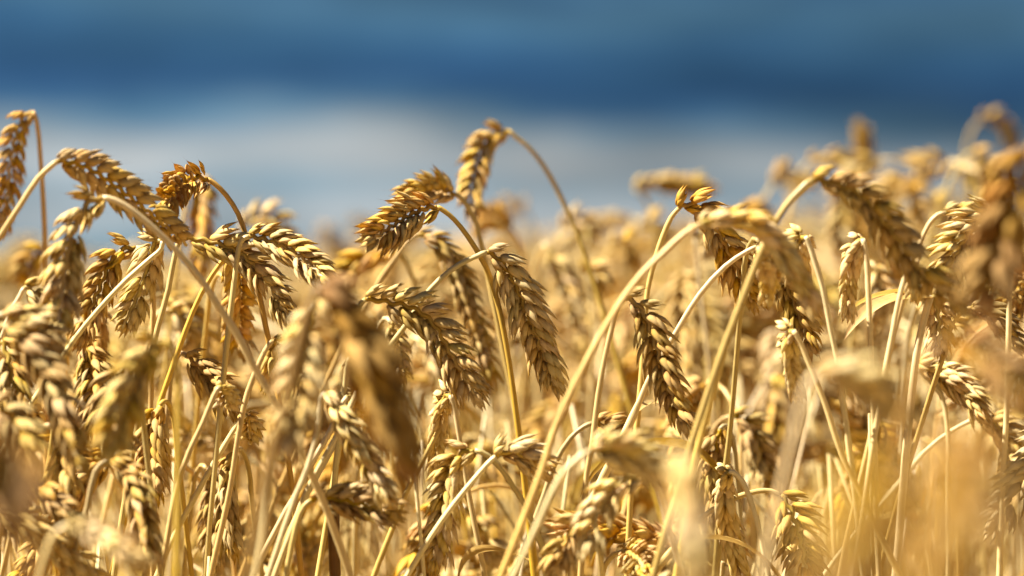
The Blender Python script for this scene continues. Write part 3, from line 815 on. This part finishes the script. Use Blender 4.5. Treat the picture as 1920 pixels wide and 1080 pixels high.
ZONES = ['behind the stout pale ear', 'behind the two sharp left ears', 'behind the big front ears', 'behind the sharp central ears',
         'behind the long thick straw', 'behind the wide soft ear', 'behind the big arching ear', 'by the right edge']
N_WANTED = 298
def scatter_individuals():
    rnd = random.Random(5)
    left = N_WANTED - COUNT[0]
    spots, made = [], {}
    for k in range(left):
        # even cover of the wedge in view from just behind the focus outwards
        best = None
        for _ in range(12):
            d = math.sqrt(rnd.uniform(1.22 ** 2, 2.05 ** 2))
            x = rnd.uniform(-0.150, 0.150) * d
            m = min([(x - a) ** 2 + (d - b) ** 2 for a, b in spots] or [9])
            if best is None or m > best[0]:
                best = (m, x, d)
        spots.append(best[1:])
    for x, d in sorted(spots, key=lambda q: q[1]):
        top = 0.905 + rnd.gauss(0, 0.020)
        top += 0.006 * min(1.0, max(0, (x / d - 0.045) / 0.05))       # the crop stands a little taller on the right
        if d < 1.5:
            top = 0.878 + rnd.gauss(0, 0.022)
        info = {}
        S, E = nodding(rnd, top, info=info)
        g = np.array((x, d, ground_z(x, d)))
        word, c = rnd.choice([('yellow', (1, 1, 1)), ('golden', GOLD), ('tawny', (0.95, 0.86, 0.68)), ('orange', ORNG), ('pale', PALE)])
        lf = rand_leaf(rnd) if rnd.random() < .6 else None
        blur = 'softly blurred' if d < 1.6 else 'blurred' if d < 2.0 else 'strongly blurred'
        pose = 'upright' if info['bend'] < 65 else 'bowed' if info['bend'] < 115 else 'nodding' if info['bend'] < 150 else 'hooked over'
        top_p = max(E, key=lambda q: q[2]) + g
        px = 960 + top_p[0] / top_p[1] * FPX
        zone = ZONES[int(max(0, min(7, px // 240)))]
        label = blur + ' ' + word + ' ' + pose + (' leafy' if lf else '') + ' wheat stalk ' + zone
        made.setdefault(label, []).append((px, make_stalk(label, S + g, E + g, rnd, roll=rnd.uniform(-1.5, 1.5), color=c, leaf=lf, detail=d < 2.0)))
    for label, same in made.items():                          # look-alikes are told apart by where they stand
        same.sort(key=lambda q: q[0])
        words = {1: [''], 2: ['leftmost ', 'rightmost '], 3: ['leftmost ', 'middle ', 'rightmost ']}.get(
            len(same), ['leftmost ', 'inner left '] + ['inner '] * (len(same) - 4) + ['inner right ', 'rightmost '])
        for w_, (_, o) in zip(words, same):
            o['label'] = w_ + label
scatter_individuals()

# ------------------------------------------------------------------ the rest of the field: one mass, instanced
def build_field():
    rnd = random.Random(77)
    src = bpy.data.collections.new('wheat_kinds')            # not in the scene: only the source of the mass
    for k in range(12):
        S, E = nodding(rnd, 0.9, bend=[30, 70, 100, 120, 135, 145, 150, 155, 160, 165, 120, 150][k])
        b = Buf()
        S2, _ = resample(S, 30)
        tube(b, S2, stem_radii(30, 0.00095, 0.0014), 5, 0)
        fr, _ = ear_frames(E, rnd.uniform(-1.5, 1.5), 20, rnd)
        for M in fr:
            spikelet_into(b, rnd, M, fine=False, mi=1)
        for (t, az, el, ln, wd, dr, tw) in rand_leaf(rnd, 2, .45, .92):
            leaf_into(b, S[int(t * (len(S) - 1))], (math.cos(az) * math.cos(el), math.sin(az) * math.cos(el), math.sin(el)), ln, wd, dr, rnd, mi=2, twist=tw)
        o = bpy.data.objects.new('wheat_kind_%02d' % len(src.objects), b.mesh('wheat_kind', [M_STEM, M_HUSK, M_LEAF]))
        src.objects.link(o)
    for k in range(6):                                        # straws that carry no ear: broken tops, late shoots
        top = rnd.uniform(0.86, 0.93)
        a, ln = rnd.uniform(0, 6.28), rnd.uniform(0.02, 0.16)
        P = [np.array((math.cos(a) * ln * z * z + .004 * math.sin(7 * z + k), math.sin(a) * ln * z * z, z * top)) for z in np.linspace(0, 1, 26)]
        if k % 2:
            P += [P[-1] + np.array((math.cos(a + 2) * q, math.sin(a + 2) * q, 0.004 - q * 1.6)) for q in (.004, .012, .022)]
        b = Buf()
        tube(b, np.array(P), stem_radii(len(P), 0.0006, 0.0013, rnd.uniform(.6, .9)), 6, 0)
        if k % 3 == 0:
            t = rnd.uniform(.75, .9)
            leaf_into(b, P[int(t * 25)], (math.cos(a + 1), math.sin(a + 1), .8), .09, .004, 2.4, rnd, mi=2, twist=.8)
        o = bpy.data.objects.new('wheat_kind_%02d' % len(src.objects), b.mesh('wheat_kind', [M_STEM, M_HUSK, M_LEAF]))
        src.objects.link(o)
    r = np.random.default_rng(3)
    def zone(y0, y1, dens, hw):
        a = np.linspace(y0, y1, 400)
        w = np.array([hw(t) for t in a])
        n = int(np.trapezoid(2 * w, a) * dens) if hasattr(np, 'trapezoid') else int(np.trapz(2 * w, a) * dens)
        cdf = np.cumsum(w)
        y = np.interp(r.random(n), cdf / cdf[-1], a)
        x = (r.random(n) * 2 - 1) * np.interp(y, a, w)
        return np.stack([x, y], 1)
    near = zone(0.75, 6.0, 540, lambda t: 0.8 + 0.36 * t)
    wedge = (near[:, 1] < 1.5) & (np.abs(near[:, 0]) < 0.1334 * near[:, 1] + 0.035)
    front = (near[:, 1] < 1.1) & (np.abs(near[:, 0]) < 0.1334 * near[:, 1] + np.where(near[:, 1] < 0.92, 0.15, 0.085))
    near = near[~wedge & ~front]
    mid = zone(6.0, 30.0, 80, lambda t: 1.2 + 0.30 * t)
    far = zone(30.0, 140.0, 5, lambda t: 2 + 0.27 * t)
    under = zone(1.15, 2.4, 750, lambda t: 0.1334 * t + 0.03)
    P = np.vstack([near, mid, far, under])
    n = len(P)
    z = ground_z(P[:, 0], P[:, 1])
    s = np.clip(r.normal(1.005, 0.024, n), 0.93, 1.07)
    s += 0.010 * np.clip((P[:, 0] / P[:, 1] - 0.04) / 0.06, 0, 1) * (P[:, 1] < 6)
    me = bpy.data.meshes.new('wheat_field')
    me.from_pydata(np.column_stack([P, z]).tolist(), [], [])
    a = me.attributes.new('turn', 'FLOAT_VECTOR', 'POINT')
    rot = np.column_stack([r.normal(0, .03, n), r.normal(0, .03, n), r.random(n) * 6.2832]).astype(np.float32)
    a.data.foreach_set('vector', rot.ravel())
    s[-len(under):] = np.clip(s[-len(under):], 0.9, 0.985) - 0.01
    kind = r.integers(0, 12, n)
    kind[-len(under):] = r.integers(12, 18, len(under))
    a = me.attributes.new('variety', 'INT', 'POINT')
    a.data.foreach_set('value', kind.astype(np.int32))
    a = me.attributes.new('size', 'FLOAT', 'POINT')
    a.data.foreach_set('value', s.astype(np.float32))
    o = bpy.data.objects.new('wheat_field', me)
    o['kind'] = 'stuff'
    o['label'] = 'dense golden wheat field stretching blurred to the horizon'
    o['category'] = 'wheat field'
    COL.objects.link(o)
    ng = bpy.data.node_groups.new('field_cover', 'GeometryNodeTree')
    ng.interface.new_socket('Geometry', in_out='INPUT', socket_type='NodeSocketGeometry')
    ng.interface.new_socket('Geometry', in_out='OUTPUT', socket_type='NodeSocketGeometry')
    gi, go = ng.nodes.new('NodeGroupInput'), ng.nodes.new('NodeGroupOutput')
    ci = ng.nodes.new('GeometryNodeCollectionInfo')
    ci.inputs['Collection'].default_value = src
    ci.inputs['Separate Children'].default_value = True
    ci.inputs['Reset Children'].default_value = True
    ip = ng.nodes.new('GeometryNodeInstanceOnPoints')
    ip.inputs['Pick Instance'].default_value = True
    tn = ng.nodes.new('GeometryNodeInputNamedAttribute')
    tn.data_type = 'FLOAT_VECTOR'
    tn.inputs['Name'].default_value = 'turn'
    sn = ng.nodes.new('GeometryNodeInputNamedAttribute')
    sn.data_type = 'FLOAT'
    sn.inputs['Name'].default_value = 'size'
    rv = ng.nodes.new('GeometryNodeInputNamedAttribute')
    rv.data_type = 'INT'
    rv.inputs['Name'].default_value = 'variety'
    L = ng.links.new
    L(gi.outputs[0], ip.inputs['Points'])
    L(ci.outputs[0], ip.inputs['Instance'])
    L(rv.outputs[0], ip.inputs['Instance Index'])
    L(tn.outputs[0], ip.inputs['Rotation'])
    L(sn.outputs[0], ip.inputs['Scale'])
    L(ip.outputs[0], go.inputs[0])
    md = o.modifiers.new('cover', 'NODES')
    md.node_group = ng
build_field()
